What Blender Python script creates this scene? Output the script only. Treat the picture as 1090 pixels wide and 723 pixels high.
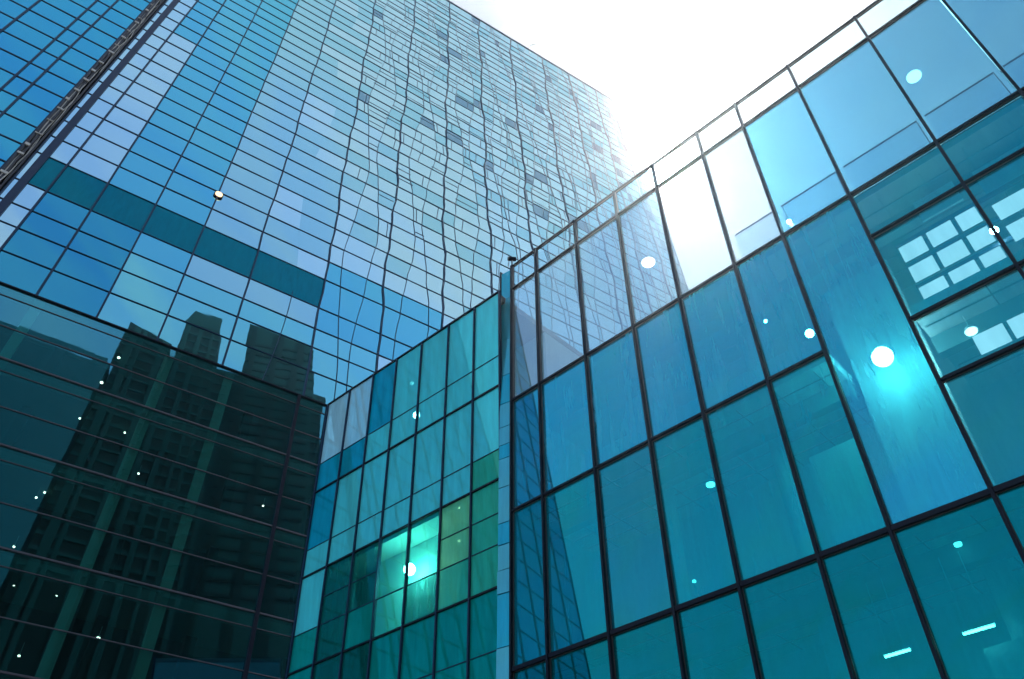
import bpy, math, random
from mathutils import Vector
# ---------------------------------------------------------------- camera, sky, sun, exposure
for o in list(bpy.data.objects): bpy.data.objects.remove(o)
S = bpy.context.scene
COL = S.collection
cam_d = bpy.data.cameras.new('camera')
cam = bpy.data.objects.new('camera', cam_d); COL.objects.link(cam); S.camera = cam
cam.location = (0, 0, 1.6)
cam.rotation_euler = (math.radians(90 + 43.4), 0, 0)
cam_d.sensor_width = 36.0
cam_d.lens = 36.0 * 851.0 / 1090.0
cam_d.clip_start = 0.1; cam_d.clip_end = 3000

SUN = Vector((0.17898, 0.56539, 0.80517)).normalized()
EL = math.asin(SUN.z); AZ = math.atan2(SUN.x, SUN.y)
W = bpy.data.worlds.new('World'); S.world = W; W.use_nodes = True
nt = W.node_tree; nt.nodes.clear()
wo = nt.nodes.new('ShaderNodeOutputWorld'); bg = nt.nodes.new('ShaderNodeBackground')
sky = nt.nodes.new('ShaderNodeTexSky'); sky.sky_type = 'NISHITA'; sky.sun_disc = False
sky.sun_elevation = EL; sky.sun_rotation = AZ
sky.altitude = 0; sky.air_density = 1.0; sky.dust_density = 1.2; sky.ozone_density = 1.0
bg.inputs['Strength'].default_value = 0.14
# bright aureole of the sun in the sky itself
tc = nt.nodes.new('ShaderNodeTexCoord')
dp = nt.nodes.new('ShaderNodeVectorMath'); dp.operation = 'DOT_PRODUCT'; dp.inputs[1].default_value = SUN
nm = nt.nodes.new('ShaderNodeVectorMath'); nm.operation = 'NORMALIZE'
nt.links.new(tc.outputs['Generated'], nm.inputs[0]); nt.links.new(nm.outputs[0], dp.inputs[0])
def lobe(power, amp):
    c = nt.nodes.new('ShaderNodeMath'); c.operation = 'MAXIMUM'; c.inputs[1].default_value = 0
    nt.links.new(dp.outputs['Value'], c.inputs[0])
    p = nt.nodes.new('ShaderNodeMath'); p.operation = 'POWER'; p.inputs[1].default_value = power
    nt.links.new(c.outputs[0], p.inputs[0])
    m = nt.nodes.new('ShaderNodeMath'); m.operation = 'MULTIPLY'; m.inputs[1].default_value = amp
    nt.links.new(p.outputs[0], m.inputs[0]); return m
l1, l2, l3 = lobe(3000, 160), lobe(400, 4), lobe(14, 0.0)
a1 = nt.nodes.new('ShaderNodeMath'); a1.operation = 'ADD'
a2 = nt.nodes.new('ShaderNodeMath'); a2.operation = 'ADD'
nt.links.new(l1.outputs[0], a1.inputs[0]); nt.links.new(l2.outputs[0], a1.inputs[1])
nt.links.new(a1.outputs[0], a2.inputs[0]); nt.links.new(l3.outputs[0], a2.inputs[1])
tint = nt.nodes.new('ShaderNodeVectorMath'); tint.operation = 'SCALE'; tint.inputs[0].default_value = (1.0, 0.97, 0.93)
nt.links.new(a2.outputs[0], tint.inputs['Scale'])
ad = nt.nodes.new('ShaderNodeVectorMath'); ad.operation = 'ADD'
# thin high cloud: a bright veil, denser towards the sun, with soft streaks
sx = nt.nodes.new('ShaderNodeSeparateXYZ'); nt.links.new(nm.outputs[0], sx.inputs[0])
zm = nt.nodes.new('ShaderNodeMath'); zm.operation = 'MAXIMUM'; zm.inputs[1].default_value = 0.08; nt.links.new(sx.outputs['Z'], zm.inputs[0])
dv_ = nt.nodes.new('ShaderNodeVectorMath'); dv_.operation = 'DIVIDE'
cz = nt.nodes.new('ShaderNodeCombineXYZ')
for k_ in range(3): nt.links.new(zm.outputs[0], cz.inputs[k_])
nt.links.new(nm.outputs[0], dv_.inputs[0]); nt.links.new(cz.outputs[0], dv_.inputs[1])
mp = nt.nodes.new('ShaderNodeMapping'); mp.inputs['Rotation'].default_value = (0, 0, 0.6); mp.inputs['Scale'].default_value = (1.0, 3.2, 1.0)
nt.links.new(dv_.outputs[0], mp.inputs['Vector'])
cn = nt.nodes.new('ShaderNodeTexNoise'); cn.inputs['Scale'].default_value = 2.4; cn.inputs['Detail'].default_value = 7; cn.inputs['Distortion'].default_value = 0.8
nt.links.new(mp.outputs[0], cn.inputs['Vector'])
cr = nt.nodes.new('ShaderNodeMapRange'); cr.inputs['From Min'].default_value = 0.42; cr.inputs['From Max'].default_value = 0.70; cr.inputs['To Max'].default_value = 0.7
nt.links.new(cn.outputs['Fac'], cr.inputs['Value'])
sr = nt.nodes.new('ShaderNodeMapRange'); sr.interpolation_type = 'SMOOTHSTEP'
sr.inputs['From Min'].default_value = 0.55; sr.inputs['From Max'].default_value = 0.88; sr.inputs['To Min'].default_value = 0.08; sr.inputs['To Max'].default_value = 0.97
nt.links.new(dp.outputs['Value'], sr.inputs['Value'])
fa = nt.nodes.new('ShaderNodeMath'); fa.operation = 'ADD'; fa.use_clamp = True
nt.links.new(cr.outputs[0], fa.inputs[0]); nt.links.new(sr.outputs[0], fa.inputs[1])
vm = nt.nodes.new('ShaderNodeMix'); vm.data_type = 'RGBA'; vm.inputs['B'].default_value = (1.75, 2.02, 2.36, 1)
nt.links.new(fa.outputs[0], vm.inputs['Factor']); nt.links.new(sky.outputs[0], vm.inputs['A'])
nt.links.new(vm.outputs['Result'], ad.inputs[0]); nt.links.new(tint.outputs[0], ad.inputs[1])
nt.links.new(ad.outputs[0], bg.inputs['Color']); nt.links.new(bg.outputs[0], wo.inputs['Surface'])

sd = bpy.data.lights.new('sun', 'SUN'); sd.energy = 3.8; sd.angle = math.radians(0.53); sd.color = (1, 0.95, 0.88)
so = bpy.data.objects.new('sun', sd); COL.objects.link(so)
so.rotation_euler = SUN.to_track_quat('Z', 'Y').to_euler(); so.location = (0, 0, 180)
S.view_settings.view_transform = 'Standard'; S.view_settings.look = 'None'
S.view_settings.exposure = 1.42; S.view_settings.gamma = 1.0; S.view_settings.use_curve_mapping = False
S.render.engine = 'CYCLES'
cy = S.cycles
cy.max_bounces = 7; cy.transparent_max_bounces = 24; cy.glossy_bounces = 4; cy.diffuse_bounces = 2
cy.transmission_bounces = 2; cy.volume_bounces = 0; cy.sample_clamp_indirect = 6.0
cy.caustics_reflective = True; cy.use_denoising = True
HAZE_DENSITY = 0.0005

# ---------------------------------------------------------------- materials
def new_mat(name):
    m = bpy.data.materials.new(name); m.use_nodes = True
    m.node_tree.nodes.clear(); return m, m.node_tree
def N(t, kind, **kw):
    n = t.nodes.new(kind)
    for k, v in kw.items(): setattr(n, k, v)
    return n
def solid(name, col, rough=0.5, metal=0.0, var=0.15, scale=2.0, spec=0.5):
    m, t = new_mat(name)
    out = N(t, 'ShaderNodeOutputMaterial'); b = N(t, 'ShaderNodeBsdfPrincipled')
    co = N(t, 'ShaderNodeTexCoord'); no = N(t, 'ShaderNodeTexNoise'); no.inputs['Scale'].default_value = scale
    no.inputs['Detail'].default_value = 6
    t.links.new(co.outputs['Object'], no.inputs['Vector'])
    mx = N(t, 'ShaderNodeMix', data_type='RGBA')
    mx.inputs['A'].default_value = [c * (1 - var) for c in col] + [1]
    mx.inputs['B'].default_value = [min(1, c * (1 + var)) for c in col] + [1]
    t.links.new(no.outputs['Fac'], mx.inputs['Factor']); t.links.new(mx.outputs['Result'], b.inputs['Base Color'])
    b.inputs['Roughness'].default_value = rough; b.inputs['Metallic'].default_value = metal
    b.inputs['Specular IOR Level'].default_value = spec
    t.links.new(b.outputs[0], out.inputs[0]); return m
def emit(name, col, strength):
    m, t = new_mat(name)
    out = N(t, 'ShaderNodeOutputMaterial'); e = N(t, 'ShaderNodeEmission')
    e.inputs['Color'].default_value = (*col, 1); e.inputs['Strength'].default_value = strength
    t.links.new(e.outputs[0], out.inputs[0]); return m
def glass(name, refl, trans, base=0.25, gain=0.6, power=2.5, body=None, body_amt=0.0, bump=0.0024, bscale=0.5, rough=0.006, dirt=0.02):
    """Coated facade glass: tinted mirror reflection over tinted see-through glass."""
    m, t = new_mat(name)
    out = N(t, 'ShaderNodeOutputMaterial')
    g = N(t, 'ShaderNodeBsdfGlossy'); tr = N(t, 'ShaderNodeBsdfTransparent')
    g.inputs['Color'].default_value = (*refl, 1); tr.inputs['Color'].default_value = (*trans, 1)
    lw = N(t, 'ShaderNodeLayerWeight'); lw.inputs['Blend'].default_value = 0.5
    pw = N(t, 'ShaderNodeMath', operation='POWER'); pw.inputs[1].default_value = power
    ml = N(t, 'ShaderNodeMath', operation='MULTIPLY_ADD', use_clamp=True)
    ml.inputs[1].default_value = gain; ml.inputs[2].default_value = base
    t.links.new(lw.outputs['Facing'], pw.inputs[0]); t.links.new(pw.outputs[0], ml.inputs[0])
    co = N(t, 'ShaderNodeTexCoord')
    no = N(t, 'ShaderNodeTexNoise'); no.inputs['Scale'].default_value = bscale; no.inputs['Detail'].default_value = 1.5
    t.links.new(co.outputs['Object'], no.inputs['Vector'])
    bp = N(t, 'ShaderNodeBump'); bp.inputs['Strength'].default_value = 1.0; bp.inputs['Distance'].default_value = bump
    t.links.new(no.outputs['Fac'], bp.inputs['Height']); t.links.new(bp.outputs[0], g.inputs['Normal'])
    n2 = N(t, 'ShaderNodeTexNoise'); n2.inputs['Scale'].default_value = 1.3; n2.inputs['Detail'].default_value = 8
    t.links.new(co.outputs['Object'], n2.inputs['Vector'])
    r2 = N(t, 'ShaderNodeMapRange'); r2.inputs['From Min'].default_value = 0.35; r2.inputs['From Max'].default_value = 0.75
    r2.inputs['To Min'].default_value = rough; r2.inputs['To Max'].default_value = rough + dirt
    t.links.new(n2.outputs['Fac'], r2.inputs['Value']); t.links.new(r2.outputs[0], g.inputs['Roughness'])
    lower = tr
    if body:
        d = N(t, 'ShaderNodeBsdfDiffuse'); d.inputs['Color'].default_value = (*body, 1)
        mb = N(t, 'ShaderNodeMixShader')
        ms = N(t, 'ShaderNodeMapping'); ms.inputs['Scale'].default_value = (1.8, 1.8, 0.22)
        n3 = N(t, 'ShaderNodeTexNoise'); n3.inputs['Scale'].default_value = 1.6; n3.inputs['Detail'].default_value = 7; n3.inputs['Roughness'].default_value = 0.65
        t.links.new(co.outputs['Object'], ms.inputs['Vector']); t.links.new(ms.outputs[0], n3.inputs['Vector'])
        r3 = N(t, 'ShaderNodeMapRange'); r3.inputs['From Min'].default_value = 0.3; r3.inputs['From Max'].default_value = 0.7
        r3.inputs['To Min'].default_value = body_amt * 0.72; r3.inputs['To Max'].default_value = min(1.0, body_amt * 1.22)
        t.links.new(n3.outputs['Fac'], r3.inputs['Value']); t.links.new(r3.outputs[0], mb.inputs[0])
        t.links.new(tr.outputs[0], mb.inputs[1]); t.links.new(d.outputs[0], mb.inputs[2]); lower = mb
    mx = N(t, 'ShaderNodeMixShader')
    t.links.new(ml.outputs[0], mx.inputs[0]); t.links.new(lower.outputs[0], mx.inputs[1]); t.links.new(g.outputs[0], mx.inputs[2])
    t.links.new(mx.outputs[0], out.inputs[0]); return m
def clear(name):
    m, t = new_mat(name)
    out = N(t, 'ShaderNodeOutputMaterial'); tr = N(t, 'ShaderNodeBsdfTransparent'); tr.inputs['Color'].default_value = (0.97, 0.99, 0.99, 1)
    t.links.new(tr.outputs[0], out.inputs[0]); return m
M = {}
M['edge'] = clear('pane_back')
M['metal'] = solid('dark_anodised_metal', (0.006, 0.008, 0.018), 0.5, 0.0, spec=0.15)
M['metal_blue'] = solid('navy_frame_metal', (0.016, 0.036, 0.08), 0.5, 0.0, spec=0.2)
M['rim'] = solid('rose_gasket', (0.07, 0.045, 0.045), 0.5)
M['rim_dark'] = solid('weathered_bronze_metal', (0.07, 0.06, 0.07), 0.5)
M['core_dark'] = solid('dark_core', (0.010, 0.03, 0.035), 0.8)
M['slab'] = solid('slab_concrete', (0.10, 0.22, 0.22), 0.8)
M['int_wall'] = solid('pale_interior_wall', (0.40, 0.52, 0.52), 0.8, var=0.2, scale=0.6)
M['int_ceiling'] = solid('pale_ceiling', (0.55, 0.62, 0.62), 0.9)
M['column'] = solid('interior_column_paint', (0.22, 0.50, 0.44), 0.6)
M['roof'] = solid('roof_gravel', (0.25, 0.25, 0.24), 0.9)
M['concrete'] = solid('concrete', (0.3, 0.3, 0.3), 0.85)
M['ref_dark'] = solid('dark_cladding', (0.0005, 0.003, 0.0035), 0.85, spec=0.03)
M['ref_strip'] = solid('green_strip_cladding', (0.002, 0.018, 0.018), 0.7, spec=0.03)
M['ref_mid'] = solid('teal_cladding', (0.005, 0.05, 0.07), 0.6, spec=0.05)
M['pipe'] = solid('pale_pipe', (0.55, 0.50, 0.44), 0.5)
M['pipe_dark'] = solid('black_pipe', (0.012, 0.012, 0.018), 0.5)
M['lamp_body'] = solid('lamp_white_metal', (0.6, 0.6, 0.6), 0.4)
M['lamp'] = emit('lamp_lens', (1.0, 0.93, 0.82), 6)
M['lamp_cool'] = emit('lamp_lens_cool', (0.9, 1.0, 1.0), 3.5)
M['globe'] = emit('sun_glint_glow', (1.0, 0.98, 0.90), 60)  # glow of the added sun glints
M['tube'] = emit('lit_tube', (1.0, 1.0, 0.97), 14)
M['panel_reflection'] = emit('mirrored_window_glow', (0.95, 0.85, 0.9), 0.9)  # glow standing in for mirrored windows
# tower glass: blue to pale tints paint in the sky reflection, bay by bay
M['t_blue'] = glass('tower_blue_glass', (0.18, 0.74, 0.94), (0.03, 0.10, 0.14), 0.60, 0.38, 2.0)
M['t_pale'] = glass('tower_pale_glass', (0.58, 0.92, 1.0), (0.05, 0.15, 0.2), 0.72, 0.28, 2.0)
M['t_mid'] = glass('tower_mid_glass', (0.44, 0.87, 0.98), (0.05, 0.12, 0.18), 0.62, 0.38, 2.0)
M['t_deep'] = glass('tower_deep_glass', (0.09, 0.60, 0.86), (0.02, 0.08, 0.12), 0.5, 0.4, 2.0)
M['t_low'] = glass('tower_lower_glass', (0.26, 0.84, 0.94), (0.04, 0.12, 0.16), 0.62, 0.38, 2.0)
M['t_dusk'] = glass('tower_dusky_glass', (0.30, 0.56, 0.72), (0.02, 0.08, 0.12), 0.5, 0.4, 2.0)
M['t_teal'] = glass('tower_teal_spandrel', (0.02, 0.34, 0.42), (0.02, 0.08, 0.1), 0.30, 0.3, 2.5, (0.0, 0.12, 0.17), 0.9)
M['p_glass'] = glass('podium_green_glass', (0.16, 0.66, 0.80), (0.30, 0.62, 0.56), 0.42, 0.45, 2.5, bump=0.001)
M['p_span'] = glass('podium_spandrel', (0.16, 0.66, 0.78), (0.2, 0.45, 0.4), 0.40, 0.45, 2.5, (0.006, 0.08, 0.07), 0.4)
M['n_blue'] = glass('neighbour_blue_glass', (0.10, 0.66, 0.92), (0.02, 0.08, 0.12), 0.55, 0.35, 2.0)
# right building glass
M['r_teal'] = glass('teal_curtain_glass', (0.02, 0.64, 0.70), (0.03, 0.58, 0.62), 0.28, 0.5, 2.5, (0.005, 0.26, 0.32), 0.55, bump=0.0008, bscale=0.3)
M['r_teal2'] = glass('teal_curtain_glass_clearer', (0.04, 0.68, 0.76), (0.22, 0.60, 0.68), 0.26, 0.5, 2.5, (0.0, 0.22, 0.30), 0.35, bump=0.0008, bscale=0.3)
M['r_high'] = glass('upper_reflection_tint_glass', (0.05, 0.65, 0.82), (0.05, 0.55, 0.62), 0.36, 0.5, 2.5, (0.03, 0.33, 0.43), 0.6, bump=0.0008, bscale=0.3)  # bluer, paler colour paints in the top of the reflection gradient
M['r_low'] = glass('lower_reflection_tint_glass', (0.01, 0.55, 0.58), (0.03, 0.55, 0.52), 0.24, 0.5, 2.5, (0.0, 0.19, 0.19), 0.45, bump=0.0008, bscale=0.3)  # darker green colour paints in the bottom of the reflection gradient
M['r_screen'] = glass('screen_glass', (0.6, 0.78, 0.86), (0.30, 0.38, 0.44), 0.20, 0.4, 3.0, (0.45, 0.65, 0.72), 0.2, bump=0.0006, bscale=0.3)  # pale body colour: dust veil plus a painted-in sheen
M['r_screen_clear'] = glass('screen_glass_clear', (0.6, 0.86, 0.94), (0.68, 0.82, 0.88), 0.30, 0.4, 3.0, (0.5, 0.68, 0.74), 0.22, bump=0.0006, bscale=0.3)  # body colour again carries dust veil and painted sheen
M['r_screen_blue'] = glass('screen_glass_blue', (0.3, 0.65, 0.78), (0.09, 0.29, 0.42), 0.25, 0.4, 3.0, bump=0.0006, bscale=0.3)
M['r_parapet'] = glass('parapet_glass', (0.7, 0.88, 0.95), (0.70, 0.86, 0.93), 0.10, 0.3, 3.0)
M['r_strip'] = glass('corner_strip_glass', (0.2, 0.7, 0.8), (0.1, 0.4, 0.5), 0.22, 0.3, 2.0, (0.05, 0.44, 0.52), 0.9)
# annex glass
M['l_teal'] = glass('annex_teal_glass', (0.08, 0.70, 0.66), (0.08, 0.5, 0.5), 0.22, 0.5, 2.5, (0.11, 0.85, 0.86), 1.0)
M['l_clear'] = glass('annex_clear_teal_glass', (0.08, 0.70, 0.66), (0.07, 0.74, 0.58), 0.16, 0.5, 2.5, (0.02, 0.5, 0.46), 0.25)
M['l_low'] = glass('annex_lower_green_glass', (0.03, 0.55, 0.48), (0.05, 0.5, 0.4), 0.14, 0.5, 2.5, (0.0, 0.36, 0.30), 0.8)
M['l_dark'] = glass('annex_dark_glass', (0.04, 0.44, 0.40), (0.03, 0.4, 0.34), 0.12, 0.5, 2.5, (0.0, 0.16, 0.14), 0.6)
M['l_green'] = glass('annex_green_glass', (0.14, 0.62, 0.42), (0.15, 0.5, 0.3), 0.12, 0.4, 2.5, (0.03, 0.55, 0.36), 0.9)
M['l_lime'] = glass('annex_lime_glass', (0.30, 0.68, 0.42), (0.2, 0.5, 0.25), 0.12, 0.4, 2.5, (0.14, 0.68, 0.34), 0.92)
M['l_sky'] = glass('annex_mirrored_sky_glass', (0.55, 0.9, 0.98), (0.1, 0.4, 0.5), 0.2, 0.25, 2.0, (0.50, 0.90, 1.0), 1.0)  # pale blue body colour paints in the mirrored sky
M['l_blue'] = glass('annex_blue_glass', (0.08, 0.56, 0.70), (0.05, 0.4, 0.5), 0.22, 0.5, 2.5, (0.0, 0.46, 0.62), 0.8)

# ---------------------------------------------------------------- helpers
class Frame:
    def __init__(s, o, dh, dv, n):
        s.o, s.dh, s.dv, s.n = Vector(o), Vector(dh).normalized(), Vector(dv).normalized(), Vector(n).normalized()
    def P(s, u, v, w=0.0): return s.o + s.dh * u + s.dv * v + s.n * w
    def ground(s, u=0, w=0):   # v where z = 0
        return -(s.o.z + s.n.z * w) / s.dv.z
class MB:
    def __init__(s): s.v, s.f, s.m = [], [], []
    def hexa(s, p, mats=None):
        """8 points: front quad 0-3, back quad 4-7 (same order)."""
        b = len(s.v); s.v += [Vector(q) for q in p]
        fs = [(0, 1, 2, 3), (7, 6, 5, 4), (0, 4, 5, 1), (1, 5, 6, 2), (2, 6, 7, 3), (3, 7, 4, 0)]
        q = s.v[b:]
        if (q[1] - q[0]).cross(q[3] - q[0]).dot(q[0] - q[4]) < 0: fs = [f[::-1] for f in fs]   # faces look outwards
        for i, f in enumerate(fs):
            s.f.append([b + k for k in f]); s.m.append((mats or [0] * 6)[i])
    def box(s, F, u0, u1, v0, v1, w0, w1, mats=None):
        s.hexa([F.P(u0, v0, w1), F.P(u1, v0, w1), F.P(u1, v1, w1), F.P(u0, v1, w1),
                F.P(u0, v0, w0), F.P(u1, v0, w0), F.P(u1, v1, w0), F.P(u0, v1, w0)], mats)
    def bar(s, F, pts, half_u, half_v, w0, w1):
        """Bar of constant section along points (u, v) of the facade."""
        b = len(s.v)
        for u, v in pts:
            s.v += [F.P(u - half_u, v - half_v, w1), F.P(u + half_u, v + half_v, w1), F.P(u + half_u, v + half_v, w0), F.P(u - half_u, v - half_v, w0)]
        n = len(pts)
        for i in range(n - 1):
            for k in range(4):
                a, c = b + 4 * i + k, b + 4 * i + (k + 1) % 4
                s.f.append([a, c, c + 4, a + 4]); s.m.append(0)
        s.f.append([b, b + 3, b + 2, b + 1]); s.m.append(0)
        e = b + 4 * (n - 1); s.f.append([e, e + 1, e + 2, e + 3]); s.m.append(0)
    def disc(s, c, r, h, seg=20, r2=None, axis=(0, 0, 1)):
        """Cylinder or cone frustum, base centre c, height h along axis."""
        ax = Vector(axis).normalized(); t = ax.orthogonal().normalized(); q = ax.cross(t)
        b = len(s.v); c = Vector(c); r2 = r if r2 is None else r2
        for j, (rr, hh) in enumerate(((r, 0), (r2, h))):
            for i in range(seg):
                a = 2 * math.pi * i / seg
                s.v.append(c + ax * hh + (t * math.cos(a) + q * math.sin(a)) * rr)
        for i in range(seg):
            k = (i + 1) % seg
            s.f.append([b + i, b + k, b + seg + k, b + seg + i]); s.m.append(0)
        s.f.append([b + i for i in range(seg)][::-1]); s.f.append([b + seg + i for i in range(seg)]); s.m += [0, 0]
    def ball(s, c, r, seg=18, rings=10, sz=1.0):
        b = len(s.v); c = Vector(c)
        for j in range(rings + 1):
            th = math.pi * j / rings
            for i in range(seg):
                a = 2 * math.pi * i / seg
                s.v.append(c + Vector((math.sin(th) * math.cos(a), math.sin(th) * math.sin(a), math.cos(th) * sz)) * r)
        for j in range(rings):
            for i in range(seg):
                k = (i + 1) % seg
                s.f.append([b + j * seg + i, b + (j + 1) * seg + i, b + (j + 1) * seg + k, b + j * seg + k]); s.m.append(0)
    def tube(s, pts, r, seg=8):
        pts = [Vector(p) for p in pts]; b = len(s.v)
        for i, p in enumerate(pts):
            d = (pts[min(i + 1, len(pts) - 1)] - pts[max(i - 1, 0)]).normalized()
            t = d.orthogonal().normalized(); q = d.cross(t)
            for k in range(seg):
                a = 2 * math.pi * k / seg
                s.v.append(p + (t * math.cos(a) + q * math.sin(a)) * r)
        for i in range(len(pts) - 1):
            for k in range(seg):
                j = (k + 1) % seg
                s.f.append([b + i * seg + k, b + i * seg + j, b + (i + 1) * seg + j, b + (i + 1) * seg + k]); s.m.append(0)
        s.f.append([b + k for k in range(seg)][::-1]); e = b + (len(pts) - 1) * seg
        s.f.append([e + k for k in range(seg)]); s.m += [0, 0]
    def build(s, name, mats, parent=None, smooth=False):
        base = Vector((0, 0, 0)); p = parent
        while p is not None: base = base + Vector(p.location); p = p.parent
        me = bpy.data.meshes.new(name)
        me.from_pydata([tuple(q - base) for q in s.v], [], s.f)
        for m in (mats if isinstance(mats, (list, tuple)) else [mats]): me.materials.append(m)
        me.polygons.foreach_set('material_index', s.m)
        if smooth: me.polygons.foreach_set('use_smooth', [True] * len(s.f))
        me.update()
        ob = bpy.data.objects.new(name, me); COL.objects.link(ob)
        if parent: ob.parent = parent
        return ob
def thing(name, label, cat, loc, group=None):
    o = bpy.data.objects.new(name, None); COL.objects.link(o); o.location = loc
    o.empty_display_size = 0.5
    o['label'] = label; o['category'] = cat
    if group: o['group'] = group
    return o
def pane(F, quad, mat, parent, rnd, tilt=0.002, w=0.0, mb=None):
    """quad = four (u, v); a thin glass sheet with a slightly tilted front, as real panes are."""
    g = 0.0
    tu, tv = rnd.gauss(0, tilt), rnd.gauss(0, tilt)
    cu = sum(q[0] for q in quad) / 4; cv = sum(q[1] for q in quad) / 4
    fr = [F.P(u, v, w + (u - cu) * tu + (v - cv) * tv) for u, v in quad]
    bk = [F.P(u, v, w - 0.03) for u, v in quad]
    m = mb or MB(); m.hexa(fr + bk, [0, 1, 1, 1, 1, 1])
    if mb is None: return m.build('window_pane', [mat, M['edge']], parent)

# ---------------------------------------------------------------- ground
g = MB(); g.hexa([(-590, -590, -0.3), (590, -590, -0.3), (590, 590, -0.3), (-590, 590, -0.3), (-590, -590, 0), (590, -590, 0), (590, 590, 0), (-590, 590, 0)])
go = g.build('ground', solid('asphalt', (0.05, 0.05, 0.052), 0.9)); go['kind'] = 'structure'
g = MB(); g.hexa([(-60, -60, 0.004), (60, -60, 0.004), (60, 60, 0.004), (-60, 60, 0.004), (-60, -60, 0.12), (60, -60, 0.12), (60, 60, 0.12), (-60, 60, 0.12)])
m, t = new_mat('granite_paving')
out = N(t, 'ShaderNodeOutputMaterial'); b = N(t, 'ShaderNodeBsdfPrincipled'); br = N(t, 'ShaderNodeTexBrick'); co = N(t, 'ShaderNodeTexCoord')
br.inputs['Scale'].default_value = 1.0; br.inputs['Color1'].default_value = (0.32, 0.32, 0.31, 1); br.inputs['Color2'].default_value = (0.24, 0.24, 0.24, 1)
br.inputs['Mortar'].default_value = (0.1, 0.1, 0.1, 1); br.inputs['Mortar Size'].default_value = 0.01
t.links.new(co.outputs['Object'], br.inputs['Vector']); t.links.new(br.outputs['Color'], b.inputs['Base Color']); t.links.new(b.outputs[0], out.inputs[0])
po = g.build('pavement', m); po['kind'] = 'structure'

# ================================================================ GLASS TOWER
T = Frame((-13.6775, 45.7856, 37.8851), (0.83181, 0.55505, 0), (-0.07264, 0.12815, 0.98909), (0.54902, -0.82279, 0.14692))
TG = T.ground() + 0.15
rt = random.Random(7)
tower = thing('glass_tower', 'tall mirrored office tower on the left with blue-white upper panes and dark green lower floors', 'tower', tuple(T.P(15, TG)))
ROOF = lambda u: 119.6 + 0.105 * (u - 12)
def vmap(v, u):
    return v if v <= 15 else v * (1 + (ROOF(u) / 122.0 - 1) * (v - 15) / 107.0)
# main mullions: (u at v=0, u at v=120, wobble)
MAIN = [(-25.05, -24.95, 0), (-24.45, -24.1, 0), (-22.95, -22.2, 0), (-19.75, -20.6, 0.02), (-16.1, -17.0, 0.03), (-12.2, -12.9, 0.05), (-7.7, -8.0, 0.12),
        (-1.7, -2.1, 0.22), (3.7, 5.2, 0.32), (9.6, 12.2, 0.36), (15.4, 18.9, 0.40), (21.2, 26.3, 0.42), (27.0, 34.4, 0.42),
        (33.0, 41.6, 0.42), (39.0, 48.6, 0.4), (44.0, 53.5, 0.35), (48.5, 57.9, 0.0)]
ph = [rt.uniform(0, 6.28) for _ in MAIN]
def mull_u(i, v):
    a, b_, w = MAIN[i]
    t_ = (v + 0) / 120.0
    if v < 0: return a + (a - b_) * 0 
    k = max(0.0, min(1.0, (v - 3) / 14))
    return a + (b_ - a) * t_ + k * w * 0.75 * (0.6 * math.sin(v * 0.21 + ph[i]) + 0.4 * math.sin(v * 0.53 + 2 * ph[i]) + 0.25 * math.sin(v * 1.3 + 3 * ph[i]))
rows_up = [0.45, 3.4, 6.1, 8.4, 11.15, 15.25]
while rows_up[-1] < 119.0: rows_up.append(rows_up[-1] + 2.85)
rows_up[-1] = 122.0
PODU = [(-24.7, 0), (-19.6, 0), (-15.2, 0), (-11.05, 0), (-7.05, 0), (-2.0, 0), (0.25, 0), (5, 0), (10, 0), (15, 0), (20, 0)]
rows_dn = []
v = 0.45
while v > TG:
    rows_dn.append((v, v - 0.92, v - 3.4)); v -= 5.85
# body
b = MB()
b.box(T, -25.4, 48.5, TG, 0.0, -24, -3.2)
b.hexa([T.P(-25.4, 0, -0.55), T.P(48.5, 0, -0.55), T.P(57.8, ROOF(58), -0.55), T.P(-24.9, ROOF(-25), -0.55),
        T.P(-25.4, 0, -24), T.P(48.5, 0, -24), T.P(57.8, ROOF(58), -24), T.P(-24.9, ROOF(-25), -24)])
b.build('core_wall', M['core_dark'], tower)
b = MB(); b.hexa([T.P(-24.9, ROOF(-25) + 0.02, 0.12), T.P(57.95, ROOF(58) + 0.02, 0.12), T.P(57.95, ROOF(58) + 0.45, 0.12), T.P(-24.9, ROOF(-25) + 0.45, 0.12),
                  T.P(-24.9, ROOF(-25) + 0.02, -24.1), T.P(57.95, ROOF(58) + 0.02, -24.1), T.P(57.95, ROOF(58) + 0.45, -24.1), T.P(-24.9, ROOF(-25) + 0.45, -24.1)])
b.build('roof', M['metal_blue'], tower)
# podium: slabs and columns behind the lower glass
for k, (a, c, d) in enumerate(rows_dn):
    b = MB(); b.box(T, -25.2, 30, a - 0.85, a - 0.05, -3.1, -0.34); b.build('floor_slab', M['slab'], tower)
for u in (-19.4, -11.05, -7.0, 3.0, 8.0):
    b = MB(); b.box(T, u - 0.30, u + 0.30, TG, 0.3, -0.32, -0.12); b.build('column', M['column'], tower)
for u in (-22, -17.2, -9.2, -4.6, 1.0):
    b = MB(); b.box(T, u - 0.3, u + 0.3, TG, 0.3, -2.9, -2.3); b.build('column', M['ref_strip'], tower)
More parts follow.
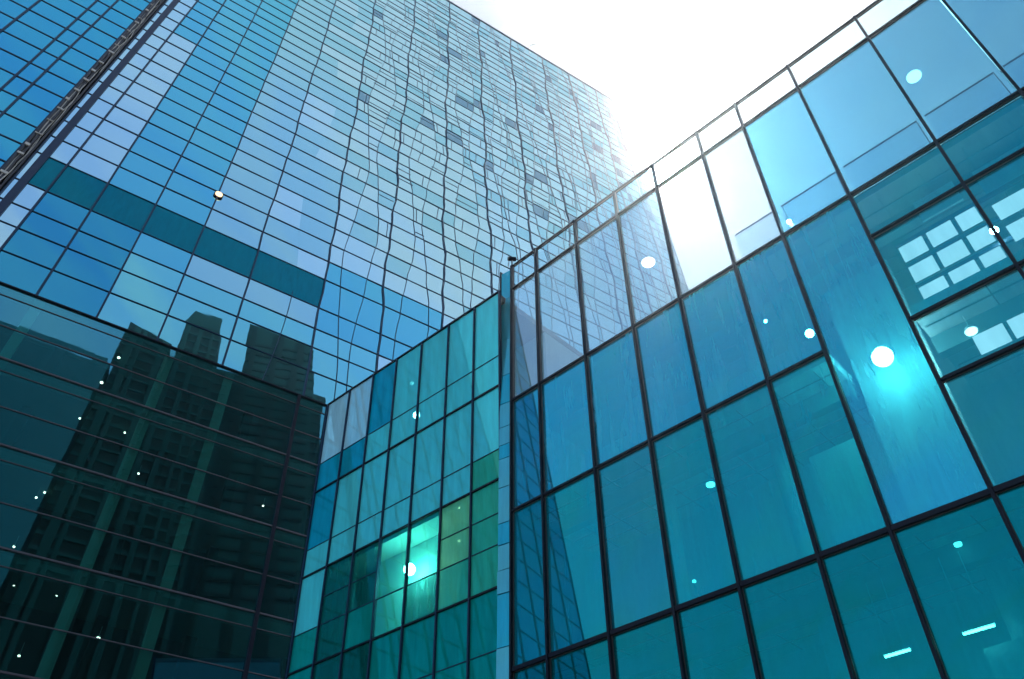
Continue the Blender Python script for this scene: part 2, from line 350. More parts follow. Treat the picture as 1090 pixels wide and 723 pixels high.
# panes
cells = []   # (quad, material, weight)
ui_sub = {}
for i in range(len(MAIN) - 1):
    nsub = 1 if i <= 6 else (3 if i in (7, 8, 9) else 4)
    if i == 6: nsub = 2
    ui_sub[i] = nsub
def sub_u(i, k, v):
    n = ui_sub[i]; a, c = mull_u(i, v), mull_u(i + 1, v)
    off = 0.0 if k in (0, n) else 0.10 * (c - a) * math.sin(v * 0.17 + i * 1.7 + k * 2.1)
    return a + (c - a) * k / n + off
thin_bits = MB()
for r in range(len(rows_up) - 1):
    v0, v1 = rows_up[r], rows_up[r + 1]
    for i in range(len(MAIN) - 1):
        n = ui_sub[i]
        nn = n if not (i == 6 and v0 > 30) else 2
        for k in range(nn):
            a0, a1 = sub_u(i, k, v0), sub_u(i, k + 1, v0)
            c0, c1 = sub_u(i, k, v1), sub_u(i, k + 1, v1)
            quad = [(a0, vmap(v0, a0)), (a1, vmap(v0, a1)), (c1, vmap(v1, c1)), (c0, vmap(v1, c0))]
            band = rows_up[r] == 11.15
            if i <= 1 and not (band and i == 1): mat = 't_pale'
            elif band and i <= 6: mat = 't_teal'
            elif i in (7, 8) and 8 < v0 < 17: mat = 't_blue'
            elif i == 2 and v0 < 45 and v0 > 10: mat = 't_pale'
            elif i <= 4: mat = 't_deep' if v0 < 11 and i < 4 else 't_blue'
            elif i <= 5: mat = 't_mid'
            elif i == 6: mat = 't_mid' if v0 < 15 else rt.choice(['t_mid', 't_mid', 't_pale'])
            else: mat = rt.choice(['t_mid', 't_pale', 't_pale', 't_pale', 't_pale']) if v0 > 12 else rt.choice(['t_mid', 't_pale'])
            if 4 <= i <= 7 and v0 < 8: mat = 't_low'
            if i >= 7 and v0 > 45 and rt.random() < 0.05: mat = 't_dusk'
            if i >= 7 and v0 > 26 and rt.random() < (0.65 if v0 > 45 else 0.15):
                # irregular small bars standing in for a mirrored window grid
                f = rt.uniform(0.25, 0.75)
                if rt.random() < 0.6:
                    p0 = (a0 + (a1 - a0) * f, vmap(v0, a0)); p1 = (c0 + (c1 - c0) * f, vmap(v1, a0))
                    thin_bits.bar(T, [p0, p1], 0.035, 0, -0.02, 0.035)
                else:
                    vm = vmap(v0 + (v1 - v0) * f, a0)
                    thin_bits.bar(T, [(a0, vm), (a1, vm)], 0, 0.035, -0.02, 0.035)
            cells.append((quad, mat, 0.004 if i >= 7 else 0.002))
for k, (a, c, d) in enumerate(rows_dn):
    nxt = rows_dn[k + 1][0] if k + 1 < len(rows_dn) else TG
    for j in range(len(PODU) - 1):
        u0, u1 = PODU[j][0], PODU[j + 1][0]
        for (t_, b_, mat) in ((a, c, 'p_span'), (c, d, 'p_glass'), (d, nxt, 'p_glass')):
            if t_ <= TG: continue
            b_ = max(b_, TG)
            cells.append(([(u0, b_), (u1, b_), (u1, t_), (u0, t_)], mat, 0.0015))
CAMP = Vector((0, 0, 1.6))
def apparent(quad):
    cu = sum(q[0] for q in quad) / 4; cv = sum(q[1] for q in quad) / 4
    p = T.P(cu, cv); d = p - CAMP; dn = d.normalized()
    fwd = Vector((0, math.cos(math.radians(43.4)), math.sin(math.radians(43.4))))
    up = Vector((0, -math.sin(math.radians(43.4)), math.cos(math.radians(43.4))))
    z = d.dot(fwd)
    if z <= 0: return 0
    x = 545 + 851 * d.x / z; y = 361 - 851 * d.dot(up) / z
    if not (5 < x < 1085 and 5 < y < 718) or (x > 545 and y > 292 - 0.71 * (x - 530)) or (x > 345 and x <= 545 and y > 430 - 0.66 * (x - 350)): return 0
    area = abs((quad[1][0] - quad[0][0]) * (quad[3][1] - quad[0][1]))
    return area * abs(T.n.dot(dn)) / d.length_squared
cells.sort(key=lambda c_: -apparent(c_[0]))
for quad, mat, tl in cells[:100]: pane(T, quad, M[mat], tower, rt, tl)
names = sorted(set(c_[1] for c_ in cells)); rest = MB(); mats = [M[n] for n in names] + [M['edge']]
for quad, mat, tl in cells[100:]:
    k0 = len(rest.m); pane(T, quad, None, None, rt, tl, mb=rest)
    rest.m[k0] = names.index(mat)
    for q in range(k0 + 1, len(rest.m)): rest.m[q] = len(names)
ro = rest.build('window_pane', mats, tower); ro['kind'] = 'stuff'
tb = thin_bits.build('mirrored_grid_bar', M['metal_blue'], tower); tb['kind'] = 'stuff'
# mullions of the upper facade
vs = [0.45 + 1.425 * k for k in range(0, 86)]
for i in range(len(MAIN)):
    wd = 0.26 if i == 1 else (0.04 if i == 0 else 0.062)
    b = MB(); b.bar(T, [(mull_u(i, v_), vmap(v_, mull_u(i, v_))) for v_ in vs], wd, 0, -0.05, 0.14)
    b.build('mullion', M['metal_blue'], tower)
for i in range(len(MAIN) - 1):
    for k in range(1, ui_sub[i]):
        top = 84 if i != 6 else 12
        sel = vs if i != 6 else [v_ for v_ in vs if v_ < 12]
        b = MB(); b.bar(T, [(sub_u(i, k, v_), vmap(v_, sub_u(i, k, v_))) for v_ in sel], 0.028, 0, -0.03, 0.05)
        b.build('thin_mullion', M['metal_blue'], tower)
for r, v_ in enumerate(rows_up[:-1]):
    us = [mull_u(0, v_) + (mull_u(16, v_) - mull_u(0, v_)) * q / 24 for q in range(25)]
    hh = 0.05 if r == 0 else 0.020
    b = MB(); b.bar(T, [(u, vmap(v_, u)) for u in us], 0, hh, -0.04, 0.07 if r else 0.12)
    b.build('transom', M['metal_blue'] if r else M['metal'], tower)
for u, _ in PODU:
    if u in (-15.2, -19.6, -11.05, -7.05): continue
    b = MB(); b.bar(T, [(u, TG), (u, 0.4)], 0.11, 0, -0.05, 0.15); b.build('mullion', M['metal'], tower)
for k, (a, c, d) in enumerate(rows_dn):
    for j, (vv, hh) in enumerate(((a, 0.05), (c, 0.022), (d, 0.028))):
        if vv < TG or (k == 0 and j == 0): continue
        b = MB(); b.box(T, -24.7, 20, vv - hh, vv + hh, -0.03, 0.09 if j == 0 else 0.05)
        b.build('transom', M['rim_dark'], tower)
# pale aerial on the roof edge
an = thing('roof_aerial', 'thin bent aerial standing on the roof edge of the glass tower', 'aerial', tuple(T.P(31.5, ROOF(31.5) + 0.45)))
b = MB(); p0 = T.P(31.5, ROOF(31.5) + 0.45); b.tube([p0, p0 + Vector((0, 0, 1.6)), p0 + Vector((0.5, 0, 2.2)), p0 + Vector((1.3, 0, 2.1))], 0.07)
b.build('mast', M['lamp_body'], an)
b = MB(); b.box(T, 31.2, 31.8, ROOF(31.5) + 0.45, ROOF(31.5) + 0.7, -0.5, -0.05); b.build('foot', M['lamp_body'], an)

# ================================================================ NEIGHBOUR TOWER
neigh = thing('blue_tower', 'deep blue glass tower at the upper left corner, beyond the dark gap', 'tower', tuple(T.P(-40, TG)))
rn = random.Random(3)
NU = [-26.0, -28.45, -29.75, -33.0, -36.6, -40.2, -43.8, -47.4, -51.0, -54.6, -58.2]
nr = [21.1 - 2.87 * k for k in range(20, 0, -1)] + [21.1 + 2.87 * k for k in range(0, 34)]
nr = [v_ for v_ in nr if v_ > TG + 1]
b = MB(); b.box(T, -58.2, -26.0, TG, nr[-1], -24, -0.4); b.build('core_wall', M['core_dark'], neigh)
b = MB(); b.box(T, -58.3, -25.9, nr[-1] + 0.003, nr[-1] + 0.5, -24, 0.1); b.build('roof', M['metal_blue'], neigh)
nc = []
for r in range(len(nr) - 1):
    for j in range(len(NU) - 1):
        nc.append([(NU[j + 1], nr[r]), (NU[j], nr[r]), (NU[j], nr[r + 1]), (NU[j + 1], nr[r + 1])])
nc.sort(key=lambda q: -apparent(q))
for q in nc[:60]: pane(T, q, M['n_blue'], neigh, rn, 0.002)
rest = MB()
for q in nc[60:]: pane(T, q, None, None, rn, 0.002, mb=rest)
ro = rest.build('window_pane', [M['n_blue'], M['edge']], neigh); ro['kind'] = 'stuff'
for j, u in enumerate(NU):
    b = MB(); b.bar(T, [(u, TG), (u, nr[-1])], 0.07 if j else 0.1, 0, -0.03, 0.1); b.build('mullion', M['pipe'] if j == 2 and False else M['metal_blue'], neigh)
for v_ in nr[:-1]:
    b = MB(); b.box(T, -58.2, -26.0, v_ - 0.05, v_ + 0.05, -0.03, 0.06); b.build('transom', M['metal_blue'], neigh)
# pipes in the gap
gp = thing('pipe_run', 'bundle of black and pale pipes climbing the gap between the two towers', 'pipes', tuple(T.P(-25.55, TG)))
rp = random.Random(12)
for k, (uu, rr, mt, am) in enumerate(((-25.85, 0.11, 'pipe_dark', .02), (-25.62, 0.10, 'pipe_dark', .03), (-25.25, 0.08, 'pipe_dark', .02), (-25.74, 0.045, 'pipe', .07), (-25.45, 0.04, 'pipe', .10), (-25.38, 0.03, 'pipe', .12))):
    b = MB(); b.tube([T.P(uu + rp.uniform(-am, am), TG + 1.5 * q, 0.15 + rp.uniform(-am, am)) for q in range(68)], rr, 6)
    b.build('pipe', M[mt], gp, True)
for q in range(24):
    vv = 5 + q * 2.1 + rp.uniform(-.5, .5)
    b = MB(); b.box(T, -25.92, -25.55 + rp.uniform(-.1, .2), vv, vv + rp.uniform(.06, .35), 0.2, 0.32); b.build('bracket', M['pipe'], gp)

# ================================================================ RIGHT BUILDING
R = Frame((0.03514, 23.3808, 20.3973), (-0.7200, 0.69397, 0), (0, 0, 1), (-0.69397, -0.7200, 0))
RG = R.ground() + 0.13
rr_ = random.Random(21)
right = thing('teal_glass_building', 'teal glass building on the right with large black-framed panes', 'building', tuple(R.P(-18, RG)))
RU = [0.0, -1.42, -3.62, -5.72, -7.62, -9.70, -11.40, -13.56, -16.10, -18.30, -20.9, -23.5, -26.1, -28.7, -31.3, -33.9, -36.5]
RV = [7.70, 6.22, 0.12, -4.62, -9.87, -15.1, RG]
UE = RU[-1]
b = MB(); b.box(R, UE, -0.25, RG, -0.25, -16, -4.2); b.build('core_wall', M['int_wall'], right)
b = MB(); b.box(R, UE, -0.02, -0.22, 0.06, -16.1, -0.06); b.build('roof', M['roof'], right)
b = MB(); b.box(R, -0.22, -0.03, RG, -0.24, -16, -0.08); b.build('side_wall', M['int_wall'], right)
b = MB(); b.box(R, UE - 0.02, UE + 0.2, RG, -0.24, -16, -0.08); b.build('side_wall', M['int_wall'], right)
for v_ in (-4.62, -9.87, -15.1):
    for (ua, ub) in (((UE + 0.25, -13.62), (-11.35, -0.26)) if v_ == -4.62 else ((UE + 0.25, -0.26),)):
        b = MB(); b.box(R, ua, ub, v_ - 0.12, v_ + 0.24, -4.15, -0.2); b.build('floor_slab', M['int_ceiling'], right)
for v_ in (-0.24, -4.75, -9.99):
    for (ua, ub) in (((UE + 0.25, -13.62), (-11.35, -0.26)) if v_ == -4.75 else ((UE + 0.25, -0.26),)):
        b = MB(); b.box(R, ua, ub, v_ - 0.55, v_ - 0.01, -1.5, -1.2); b.build('beam', M['slab'], right)
        g_ = MB()
        for q in range(int((ub - ua) / 1.2)):
            g_.box(R, ua + 0.5 + 1.2 * q, ua + 0.53 + 1.2 * q, v_ - 0.035, v_ - 0.003, -4.1, -0.3)
        for w_ in (-0.7, -2.1, -2.7, -3.4):
            g_.box(R, ua + 0.1, ub - 0.1, v_ - 0.033, v_ - 0.005, w_ - 0.03, w_)
        g_.build('ceiling_grid', M['slab'], right)
for u in (-4.6, -8.6, -12.6, -17.1, -21.5, -26, -30.5):
    b = MB(); b.disc(R.P(u, RG, -2.2), 0.28, -RG - 0.3, 20); b.build('column', M['int_wall'], right, True)
# partitions inside (pale blinds and walls of unequal depth)
for (u0, u1, v0, v1, w) in ((-5.6, -3.7, -4.4, -0.9, -1.9), (-10.8, -9.4, -9.6, -6.0, -2.0), (-13.45, -11.5, -9.3, -1.3, -1.5),  # last one on this line added behind the glint globe to catch its halo
                            (-20.4, -16.6, -8.9, -6.0, -1.2), (-17.9, -16.4, -1.6, -0.5, -1.0), (-7.0, -5.9, -14.6, -11.6, -1.4), (-12.9, -11.9, -14.6, -12.2, -1.4), (-15.9, -14.8, -1.4, -0.6, -0.8)):
    b = MB(); b.box(R, u0, u1, v0, v1, w - 0.06, w); b.build('partition', M['int_wall'], right)
# glowing panels added for a mirrored window grid, far right bays
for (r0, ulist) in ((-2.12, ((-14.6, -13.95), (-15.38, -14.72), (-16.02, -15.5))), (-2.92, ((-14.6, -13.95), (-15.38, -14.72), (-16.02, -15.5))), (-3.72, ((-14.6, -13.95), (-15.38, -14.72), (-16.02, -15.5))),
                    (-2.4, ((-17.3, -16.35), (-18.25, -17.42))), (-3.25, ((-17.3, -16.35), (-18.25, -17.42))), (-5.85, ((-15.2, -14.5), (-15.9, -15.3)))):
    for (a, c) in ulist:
        b = MB(); b.box(R, a, c, r0 - 0.27, r0 + 0.27, -0.86, -0.8); b.build('reflection_panel', M['panel_reflection'], right)
for v_ in (-1.68, -2.52, -3.32, -4.12):
    b = MB(); b.box(R, -18.3, -13.9, v_ - 0.06, v_ + 0.06, -0.95, -0.87); b.build('rail', M['metal_blue'], right)
# panes
for r in range(len(RV) - 1):
    vt, vb = RV[r], RV[r + 1]
    for j in range(len(RU) - 1):
        ua, ub = RU[j + 1], RU[j]
        segs = [(vb, vt)]
        if j == 6 and r == 2: segs = [(-9.87, 0.12)]
        if j == 6 and r == 3: continue
        if j >= 7 and r == 2: segs = [(-1.8, 0.12), (-4.95, -1.8)]
        if j >= 7 and r == 3: segs = [(-6.93, -4.95), (-9.87, -6.93)]
        for (v0, v1) in segs:
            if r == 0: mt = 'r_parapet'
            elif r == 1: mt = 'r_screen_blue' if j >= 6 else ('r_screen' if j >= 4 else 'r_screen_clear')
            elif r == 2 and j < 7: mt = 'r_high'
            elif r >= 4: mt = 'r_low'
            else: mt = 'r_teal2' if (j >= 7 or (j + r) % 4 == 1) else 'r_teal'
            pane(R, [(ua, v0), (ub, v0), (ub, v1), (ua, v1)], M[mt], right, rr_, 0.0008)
for j, u in enumerate(RU):
    b = MB(); b.bar(R, [(u, RG), (u, 7.7)], 0.038, 0, -0.06, 0.14)
    mo = b.build('mullion', M['metal'], right)
    b = MB(); b.bar(R, [(u - 0.045, RG), (u - 0.045, 7.68)], 0.006, 0, 0.0, 0.05); b.build('gasket', M['rim'], mo)
def trans(u0, u1, v_, hh=0.037, d=0.11, name='transom'):
    b = MB(); b.box(R, u0, u1, v_ - hh, v_ + hh, -0.05, d); o = b.build(name, M['metal'], right)
    b = MB(); b.box(R, u0, u1, v_ - hh - 0.014, v_ - hh - 0.001, 0.0, 0.04); b.build('gasket', M['rim'], o)
trans(UE, 0, 7.72, 0.03, 0.08, 'cap_rail'); trans(UE, 0, 6.22, 0.025); trans(UE, 0, 0.12)
trans(-11.4, 0, -4.62); trans(UE, -13.56, -4.95); trans(UE, -13.56, -1.8, 0.03); trans(UE, -13.56, -6.93, 0.04)
trans(UE, 0, -9.87, 0.06); trans(UE, 0, -15.1, 0.06)
# inner glazing seams and a lower inner sheet behind the roof screen
for j in range(5, 12):
    ub, ua = RU[j] - 0.12, RU[j + 1] + 0.12
    b = MB(); b.box(R, ua, ub, 1.86, 1.90, -0.42, -0.38); b.box(R, ua, ua + 0.03, 0.1, 1.86, -0.42, -0.38); b.build('inner_rail', M['metal_blue'], right)
    b = MB(); b.box(R, ua + 0.04, ub, 0.1, 1.85, -0.415, -0.385, [0, 1, 1, 1, 1, 1]); b.build('inner_pane', [M['r_parapet'], M['edge']], right)
# narrow corner strip that joins the two facades
Lo = Vector((-0.42865, 23.7681, 20.7087))
c0, c1 = R.P(0.05, 0), Vector((-0.46, 23.72, 20.397))
dh_ = (c1 - c0); dh_.z = 0; wid = dh_.length; dh_.normalize()
CF = Frame((c0.x, c0.y, 20.3973), dh_, (0, 0, 1), (-0.62, -0.78, 0))
edges = [7.6, 5.9, 3.5, 1.6, 0.2, -0.9, -1.7, -2.3, -3.5, -4.9, -5.7, -6.6, -7.4, -9.1, -11.6, -13.4, -15.8, -18, RG]
for k in range(len(edges) - 1):
    b = MB(); tl = rr_.uniform(-0.02, 0.02)
    b.hexa([CF.P(0.02, edges[k + 1] + 0.015, 0.0), CF.P(wid, edges[k + 1] + 0.015, tl), CF.P(wid, edges[k] - 0.015, tl), CF.P(0.02, edges[k] - 0.015, 0),
            CF.P(0.02, edges[k + 1] + 0.015, -0.05), CF.P(wid, edges[k + 1] + 0.015, -0.05), CF.P(wid, edges[k] - 0.015, -0.05), CF.P(0.02, edges[k] - 0.015, -0.05)])
    b.build('corner_panel', M['r_strip'] if k % 3 else M['l_blue'], right)
b = MB(); b.box(CF, 0.02, wid, RG, 7.58, -0.12, -0.07); b.build('corner_backing', M['core_dark'], right)
b = MB(); b.box(CF, wid, wid + 0.05, 5.5, 7.72, -0.15, 0.05); b.build('corner_trim', M['metal'], right)

# ================================================================ LEFT ANNEX
L = Frame(Lo, (-0.74426, 0.66789, 0), (-0.01526, -0.09065, 0.99577), (-0.66587, -0.74201, -0.07775))
LG = L.ground() + 0.15
rl = random.Random(5)
annex = thing('green_glass_annex', 'lower green and turquoise glass block wedged between the tower and the teal building', 'building', tuple(L.P(6, LG)))
LU = [0.0, 1.45, 3.02, 4.74, 6.42, 8.05, 9.78, 11.45]
LVs = [5.70, 2.35, 0.88, -1.92, -3.16, -4.45, -5.60, -7.08, -9.06, -11.1, -13.0, -15.1, -17, LG]
b = MB(); b.box(L, 0.05, 11.4, LG, 5.3, -8, -3.0); b.build('core_wall', M['int_wall'], annex)
b = MB(); b.box(L, 0.05, 11.45, 5.32, 5.62, -8.05, -0.06); b.build('roof', M['roof'], annex)
b = MB(); b.box(L, 11.3, 11.44, LG, 5.3, -8, -0.06); b.build('side_wall', M['int_wall'], annex)
for v_ in (0.88, -3.16, -7.08, -11.1, -15.1):
    b = MB(); b.box(L, 0.06, 11.28, v_ - 0.15, v_ + 0.15, -2.95, -0.12); b.build('floor_slab', M['int_ceiling'], annex)
for (u0, u1, v0, v1, w) in ((3.1, 7.95, -6.9, -3.35, -1.15), (0.2, 2.8, 1.2, 4.9, -0.8), (9.0, 11.2, -6.8, -3.4, -0.9), (1.6, 4.6, -2.9, 0.6, -1.2), (4.9, 7.9, -10.9, -7.4, -1.3), (0.2, 1.3, -10.6, -7.4, -0.9)):  # first one added behind the annex glint globe to catch its halo
    b = MB(); b.box(L, u0, u1, v0, v1, w - 0.06, w); b.build('partition', M['int_wall'], annex)
special = {}
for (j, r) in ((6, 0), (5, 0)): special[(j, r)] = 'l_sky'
special[(6, 2)] = 'l_blue'; special[(5, 1)] = 'l_blue'; special[(4, 0)] = 'l_blue'; special[(3, 0)] = 'l_teal'; special[(6, 1)] = 'l_blue'
special[(0, 4)] = 'l_green'; special[(0, 5)] = 'l_green'; special[(1, 4)] = 'l_lime'; special[(1, 5)] = 'l_lime'; special[(0, 3)] = 'l_green'; special[(0, 6)] = 'l_green'
special[(1, 6)] = 'l_green'
for c_ in ((2, 4), (2, 5), (3, 4), (3, 5), (3, 6)): special[c_] = 'l_clear'
for c_ in ((4, 4), (5, 4), (5, 5), (4, 5), (2, 6), (5, 7), (5, 6), (4, 7), (5, 8), (3, 8), (4, 8)): special[c_] = 'l_dark'
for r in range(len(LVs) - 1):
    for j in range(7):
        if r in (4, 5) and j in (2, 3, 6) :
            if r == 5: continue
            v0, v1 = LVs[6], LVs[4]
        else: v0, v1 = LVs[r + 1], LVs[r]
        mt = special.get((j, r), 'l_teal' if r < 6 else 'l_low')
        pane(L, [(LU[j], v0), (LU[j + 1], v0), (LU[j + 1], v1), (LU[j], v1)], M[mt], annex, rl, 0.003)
for u in LU:
    b = MB(); b.bar(L, [(u, LG), (u, 5.7)], 0.032, 0, -0.05, 0.09); b.build('mullion', M['metal_blue'], annex)
for v_ in LVs[:-1]:
    thick = v_ in (5.70, 0.88, -3.16, -7.08, -11.1, -15.1)
    hh = 0.034 if thick else 0.014
    u1 = 3.02 if v_ == -4.45 else 11.45
    b = MB(); b.box(L, 0, u1, v_ - hh, v_ + hh, -0.03, 0.07 if thick else 0.03); b.build('transom', M['metal'] if thick else M['metal_blue'], annex)
    if v_ == -4.45:
        b = MB(); b.box(L, 6.42, 9.78, v_ - hh, v_ + hh, -0.03, 0.03); b.build('transom', M['metal_blue'], annex)

# ================================================================ TOWERS BEHIND THE CAMERA (seen mirrored in the glass tower)
def prism(foot, depth_dir, depth, z0, ztop, mat, parent, name):
    """foot: two ground points of the front edge; ztop: (left, right) heights."""
    a, c = Vector((*foot[0], 0)), Vector((*foot[1], 0)); d = Vector((*depth_dir, 0)).normalized() * depth
    b = MB()
    b.hexa([a + Vector((0, 0, z0)), c + Vector((0, 0, z0)), c + Vector((0, 0, ztop[1])), a + Vector((0, 0, ztop[0])),
            a + d + Vector((0, 0, z0)), c + d + Vector((0, 0, z0)), c + d + Vector((0, 0, ztop[1])), a + d + Vector((0, 0, ztop[0]))])
    return b.build(name, mat, parent)
def back_tower(label, a, c, h0, h1, matb, mats_, nstripe, seed):
    rb = random.Random(seed)
    t_ = thing('office_tower', label, 'tower', ((a[0] + c[0]) / 2, (a[1] + c[1]) / 2, 0), 'towers mirrored in the glass')
    d = (0.75, -0.66)
    prism((a, c), d, 14, 0.15, (h0, h1), M[matb], t_, 'wall')
    for k in range(nstripe):
        f0 = (k + 0.25) / nstripe + rb.uniform(-.2, .2) / nstripe; f1 = f0 + rb.uniform(.2, .45) / nstripe
        pa = (a[0] + (c[0] - a[0]) * f0 - d[0] * .35, a[1] + (c[1] - a[1]) * f0 - d[1] * .35)
        pc = (a[0] + (c[0] - a[0]) * f1 - d[0] * .35, a[1] + (c[1] - a[1]) * f1 - d[1] * .35)
        top = h0 + (h1 - h0) * f0 - 1.0
        prism((pa, pc), d, 0.34, 0.16, (top, top), M[mats_], t_, 'pilaster')
    zz = 95.0
    while nstripe and zz < min(h0, h1) - 3:
        prism(((a[0] - d[0] * .2, a[1] - d[1] * .2), (c[0] - d[0] * .2, c[1] - d[1] * .2)), d, 0.19, zz, (zz + 0.9, zz + 0.9), M[mats_], t_, 'floor_band'); zz += 3.6
    return t_
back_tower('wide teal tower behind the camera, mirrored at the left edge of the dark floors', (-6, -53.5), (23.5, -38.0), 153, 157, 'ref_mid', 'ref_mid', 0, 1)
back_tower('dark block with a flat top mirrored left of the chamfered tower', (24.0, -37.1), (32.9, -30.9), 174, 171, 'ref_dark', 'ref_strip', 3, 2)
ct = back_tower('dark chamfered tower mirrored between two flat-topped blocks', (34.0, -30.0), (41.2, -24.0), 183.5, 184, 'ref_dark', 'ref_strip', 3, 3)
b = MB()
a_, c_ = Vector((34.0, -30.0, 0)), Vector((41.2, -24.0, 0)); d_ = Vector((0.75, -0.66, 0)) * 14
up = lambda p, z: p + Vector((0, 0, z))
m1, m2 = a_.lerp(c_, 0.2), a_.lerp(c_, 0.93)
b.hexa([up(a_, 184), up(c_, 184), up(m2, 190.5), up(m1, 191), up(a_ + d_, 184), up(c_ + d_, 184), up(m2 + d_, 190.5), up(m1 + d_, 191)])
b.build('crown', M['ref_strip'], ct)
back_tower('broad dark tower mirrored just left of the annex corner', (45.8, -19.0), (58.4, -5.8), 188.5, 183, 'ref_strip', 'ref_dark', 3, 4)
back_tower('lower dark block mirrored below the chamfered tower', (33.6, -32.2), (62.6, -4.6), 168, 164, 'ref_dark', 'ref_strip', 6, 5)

# ================================================================ LAMPS AND ADDED SUN GLINTS
def downlight(F, u, v_, w, label, r=0.09, mat='lamp', group='small downlights inside the dark tower floors', rod=0.5, cat='lamp'):
    p = F.P(u, v_, w)
    t_ = thing('ceiling_lamp', label, cat, tuple(p), group)
    b = MB(); b.disc(p, r, 0.05, 16); b.build('lens', M[mat], t_)
    b = MB(); b.disc(p + Vector((0, 0, 0.051)), r * 1.15, 0.10, 16, r * 0.8); b.disc(p + Vector((0, 0, 0.15)), 0.012, rod, 8); b.build('housing', M['lamp_body'], t_)
    return t_
def globe(F, u, v_, w, label, r, rod, group='globes added for sun glints in the teal and green glass', col=(1, 1, 0.96)):  # sun glints in the glass, rebuilt as added glowing globes
    p = F.P(u, v_, w)
    t_ = thing('glint_globe', label, 'lamp', tuple(p), group)
    b = MB(); b.ball(p, r, 20, 12); b.build('globe', M['globe'], t_, True)
    b = MB(); b.disc(p + Vector((0, 0, r * 0.95)), r * 0.5, 0.08, 14, r * 0.3); b.disc(p + Vector((0, 0, r * 0.95 + 0.08)), 0.012, rod, 8); b.build('holder', M['lamp_body'], t_)
    return t_
TL = [(-14.34, -12.28, 'warm downlight in dark floors near the left border, right of a pair'),
      (-14.61, -12.74, 'warm downlight in dark floors near the left border, left of a pair'),
      (-10.18, -9.21, 'small downlight just right of the left teal column, high in the dark floors'),
      (-3.54, -6.15, 'small downlight high in the dark floors close to the annex, upper of two'),
      (-2.49, -8.75, 'small downlight high in the dark floors close to the annex, lower of two'),
      (-8.72, -11.98, 'small downlight between the two teal columns, under the second thick transom'),
      (-13.75, -17.95, 'white downlight near the left border, just above the bottom transom'),
      (-11.76, -17.95, 'white downlight left of the left teal column, low in the dark floors'),
      (-10.15, -17.93, 'faint downlight right of the left teal column, low in the dark floors'),
      (-9.21, -19.65, 'bright downlight low between the two teal columns, on the bottom row'),
      (-12.26, -21.32, 'warm downlight at the bottom left corner of the dark floors'),
      (-14.52, -15.91, 'orange downlight at the left border of the dark floors'),
      (-12.31, 0.0, 'bright downlight in the mirrored block under the podium line'),
      (-13.88, -0.65, 'faint tiny downlight left of the bright one under the podium line'),
      (-14.16, -3.25, 'bright downlight in the top dark storey, alone in the middle of its pane'),
      (-15.0, -6.08, 'bright downlight farthest left of the row of five in the second dark storey'),
      (-14.39, -6.58, 'downlight second from left of the row of five in the second dark storey'),
      (-13.62, -6.16, 'downlight in the middle of the row of five in the second dark storey'),
      (-12.85, -5.98, 'downlight second from right of the row of five in the second dark storey'),
      (-11.76, -6.55, 'downlight farthest right of the row of five in the second dark storey')]
for u, v_, lb in TL: downlight(T, u, v_, -1.5, lb, 0.085 if 'bright' in lb else 0.05)
# facade lamp on a tower mullion
p = T.P(-12.25, 20.3, 0.15)
fl = thing('facade_lamp', 'round orange-white lamp fixed to a mullion of the blue tower facade', 'lamp', tuple(p))
b = MB(); b.disc(p, 0.30, 0.12, 24, 0.30, axis=tuple(T.n)); b.build('lens', emit('warm_lens', (1.0, 0.62, 0.36), 1.0), fl)
b = MB(); b.disc(p - T.n * 0.05, 0.40, 0.045, 24, 0.40, axis=tuple(T.n)); b.build('housing', M['metal'], fl)
RS = 'round lamps behind the teal glass'
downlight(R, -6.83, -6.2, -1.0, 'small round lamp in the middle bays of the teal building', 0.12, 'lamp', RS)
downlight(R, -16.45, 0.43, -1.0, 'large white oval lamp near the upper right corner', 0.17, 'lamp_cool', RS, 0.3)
downlight(R, -16.57, 4.49, -1.0, 'pale oval disc added for a reflection in the roof screen at upper right', 0.22, 'lamp_cool', RS, 0.2)  # glowing disc added in place of a reflection in the glass
downlight(R, -6.11, 3.94, -1.0, 'white oval disc added for a glint in the roof screen under the sun', 0.24, 'lamp_cool', RS, 0.2)  # glowing disc added in place of a sun glint
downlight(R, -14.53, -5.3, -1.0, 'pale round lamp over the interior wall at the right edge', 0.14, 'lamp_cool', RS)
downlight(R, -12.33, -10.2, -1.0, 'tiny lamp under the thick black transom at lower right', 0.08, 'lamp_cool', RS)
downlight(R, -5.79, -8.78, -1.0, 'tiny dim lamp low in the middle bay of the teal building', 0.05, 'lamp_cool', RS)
globe(R, -12.51, -5.1, -0.6, 'dazzling globe added for the sun glint in the tall pane of the teal building', 0.26, 4.3)
globe(R, -10.98, -3.25, -0.6, 'small globe added for a glint beside the black mullion left of the dazzling one', 0.12, 2.8)
globe(R, -11.62, 0.93, -0.3, 'small globe added for a glint at the roof line of the teal building', 0.07, 0.6)
globe(R, -9.88, -2.01, -0.6, 'smallest globe added for a glint high in the pane left of the black mullion', 0.05, 1.6)
globe(R, -16.1, -3.1, -0.6, 'greenish white globe added for a glint behind the mullion at the right edge', 0.10, 1.0)
globe(L, 5.19, -4.67, -0.5, 'dazzling globe added for the sun glint in the green annex', 0.22, 1.0, col=(0.9, 1, 0.95))
globe(L, 5.41, 2.37, -0.5, 'bright globe added for the sun glint in the upper row of the annex', 0.15, 1.4)
downlight(L, 5.99, 4.4, -0.6, 'small lamp near the roof of the annex', 0.09, 'lamp_cool', RS, 0.2)
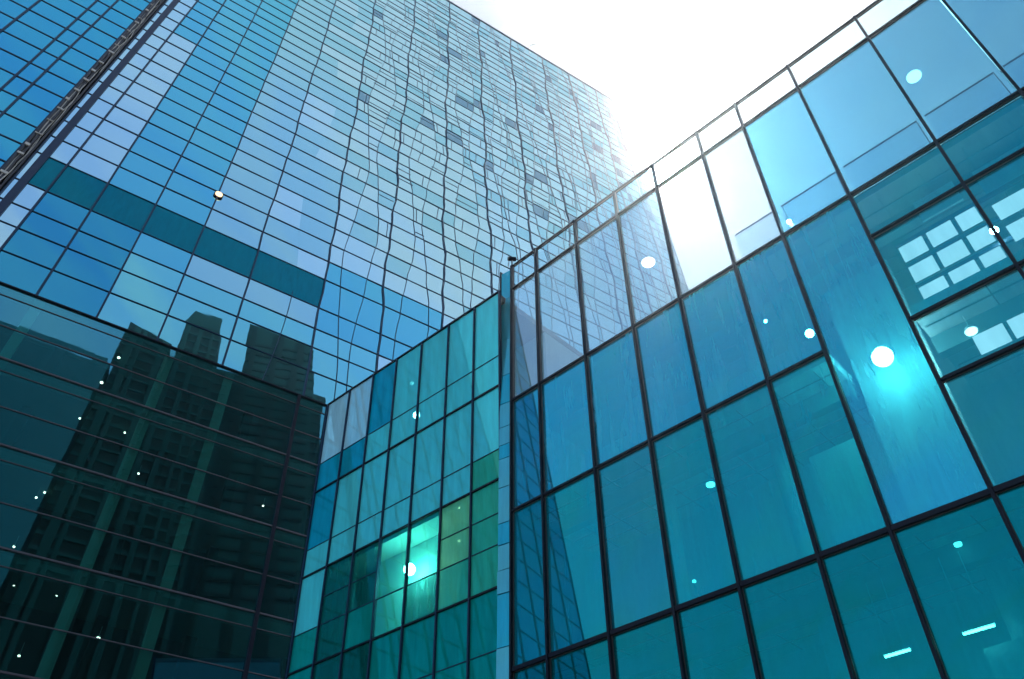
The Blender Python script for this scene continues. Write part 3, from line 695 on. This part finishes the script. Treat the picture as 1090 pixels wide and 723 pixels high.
downlight(L, 2.29, -3.38, -0.2, 'tiny lamp in the upper lime green pane', 0.03, 'lamp_cool', RS, 0.1)
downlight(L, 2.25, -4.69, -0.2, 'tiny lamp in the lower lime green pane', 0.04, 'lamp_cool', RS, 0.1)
for (u0, u1, lb) in ((-10.57, -10.01, 'left of the two lit tubes near the bottom edge'), (-12.33, -11.7, 'right of the two lit tubes near the bottom edge')):
    p = R.P((u0 + u1) / 2, -11.9, -1.2)
    t_ = thing('tube_lamp', lb, 'lamp', tuple(p), 'fluorescent tubes in the teal building')
    b = MB(); b.tube([R.P(u0, -11.9, -1.2), R.P(u1, -11.9, -1.2)], 0.025, 10); b.build('tube', M['tube'], t_, True)
    b = MB(); b.box(R, u0 - .02, u1 + .02, -11.87, -11.82, -1.24, -1.16); b.disc(R.P(u0 + .1, -11.82, -1.2), .01, 1.6, 6); b.disc(R.P(u1 - .1, -11.82, -1.2), .01, 1.6, 6); b.build('fitting', M['lamp_body'], t_)
# roof camera on the corner
p = R.P(0.05, 7.76)
sc_ = thing('security_camera', 'small dark security camera on the roof corner of the teal building', 'camera', tuple(p))
b = MB(); b.disc(p, 0.03, 0.45, 10); b.build('post', M['metal'], sc_)
b = MB(); b.disc(p + Vector((-0.18, -0.05, 0.48)), 0.10, 0.36, 14, 0.10, axis=(1, 0.2, 0.15)); b.build('housing', M['metal'], sc_)

# ================================================================ HAZE
b = MB(); b.hexa([(-600, -600, -1.3), (600, -600, -1.3), (600, 600, -1.3), (-600, 600, -1.3), (-600, -600, 194), (600, -600, 194), (600, 600, 194), (-600, 600, 194)])
m, t = new_mat('haze_air')
out = N(t, 'ShaderNodeOutputMaterial'); pv = N(t, 'ShaderNodeVolumePrincipled')
pv.inputs['Color'].default_value = (0.95, 0.97, 1.0, 1); pv.inputs['Density'].default_value = HAZE_DENSITY; pv.inputs['Anisotropy'].default_value = 0.83
t.links.new(pv.outputs[0], out.inputs['Volume'])
hz = b.build('haze', m); hz['kind'] = 'stuff'
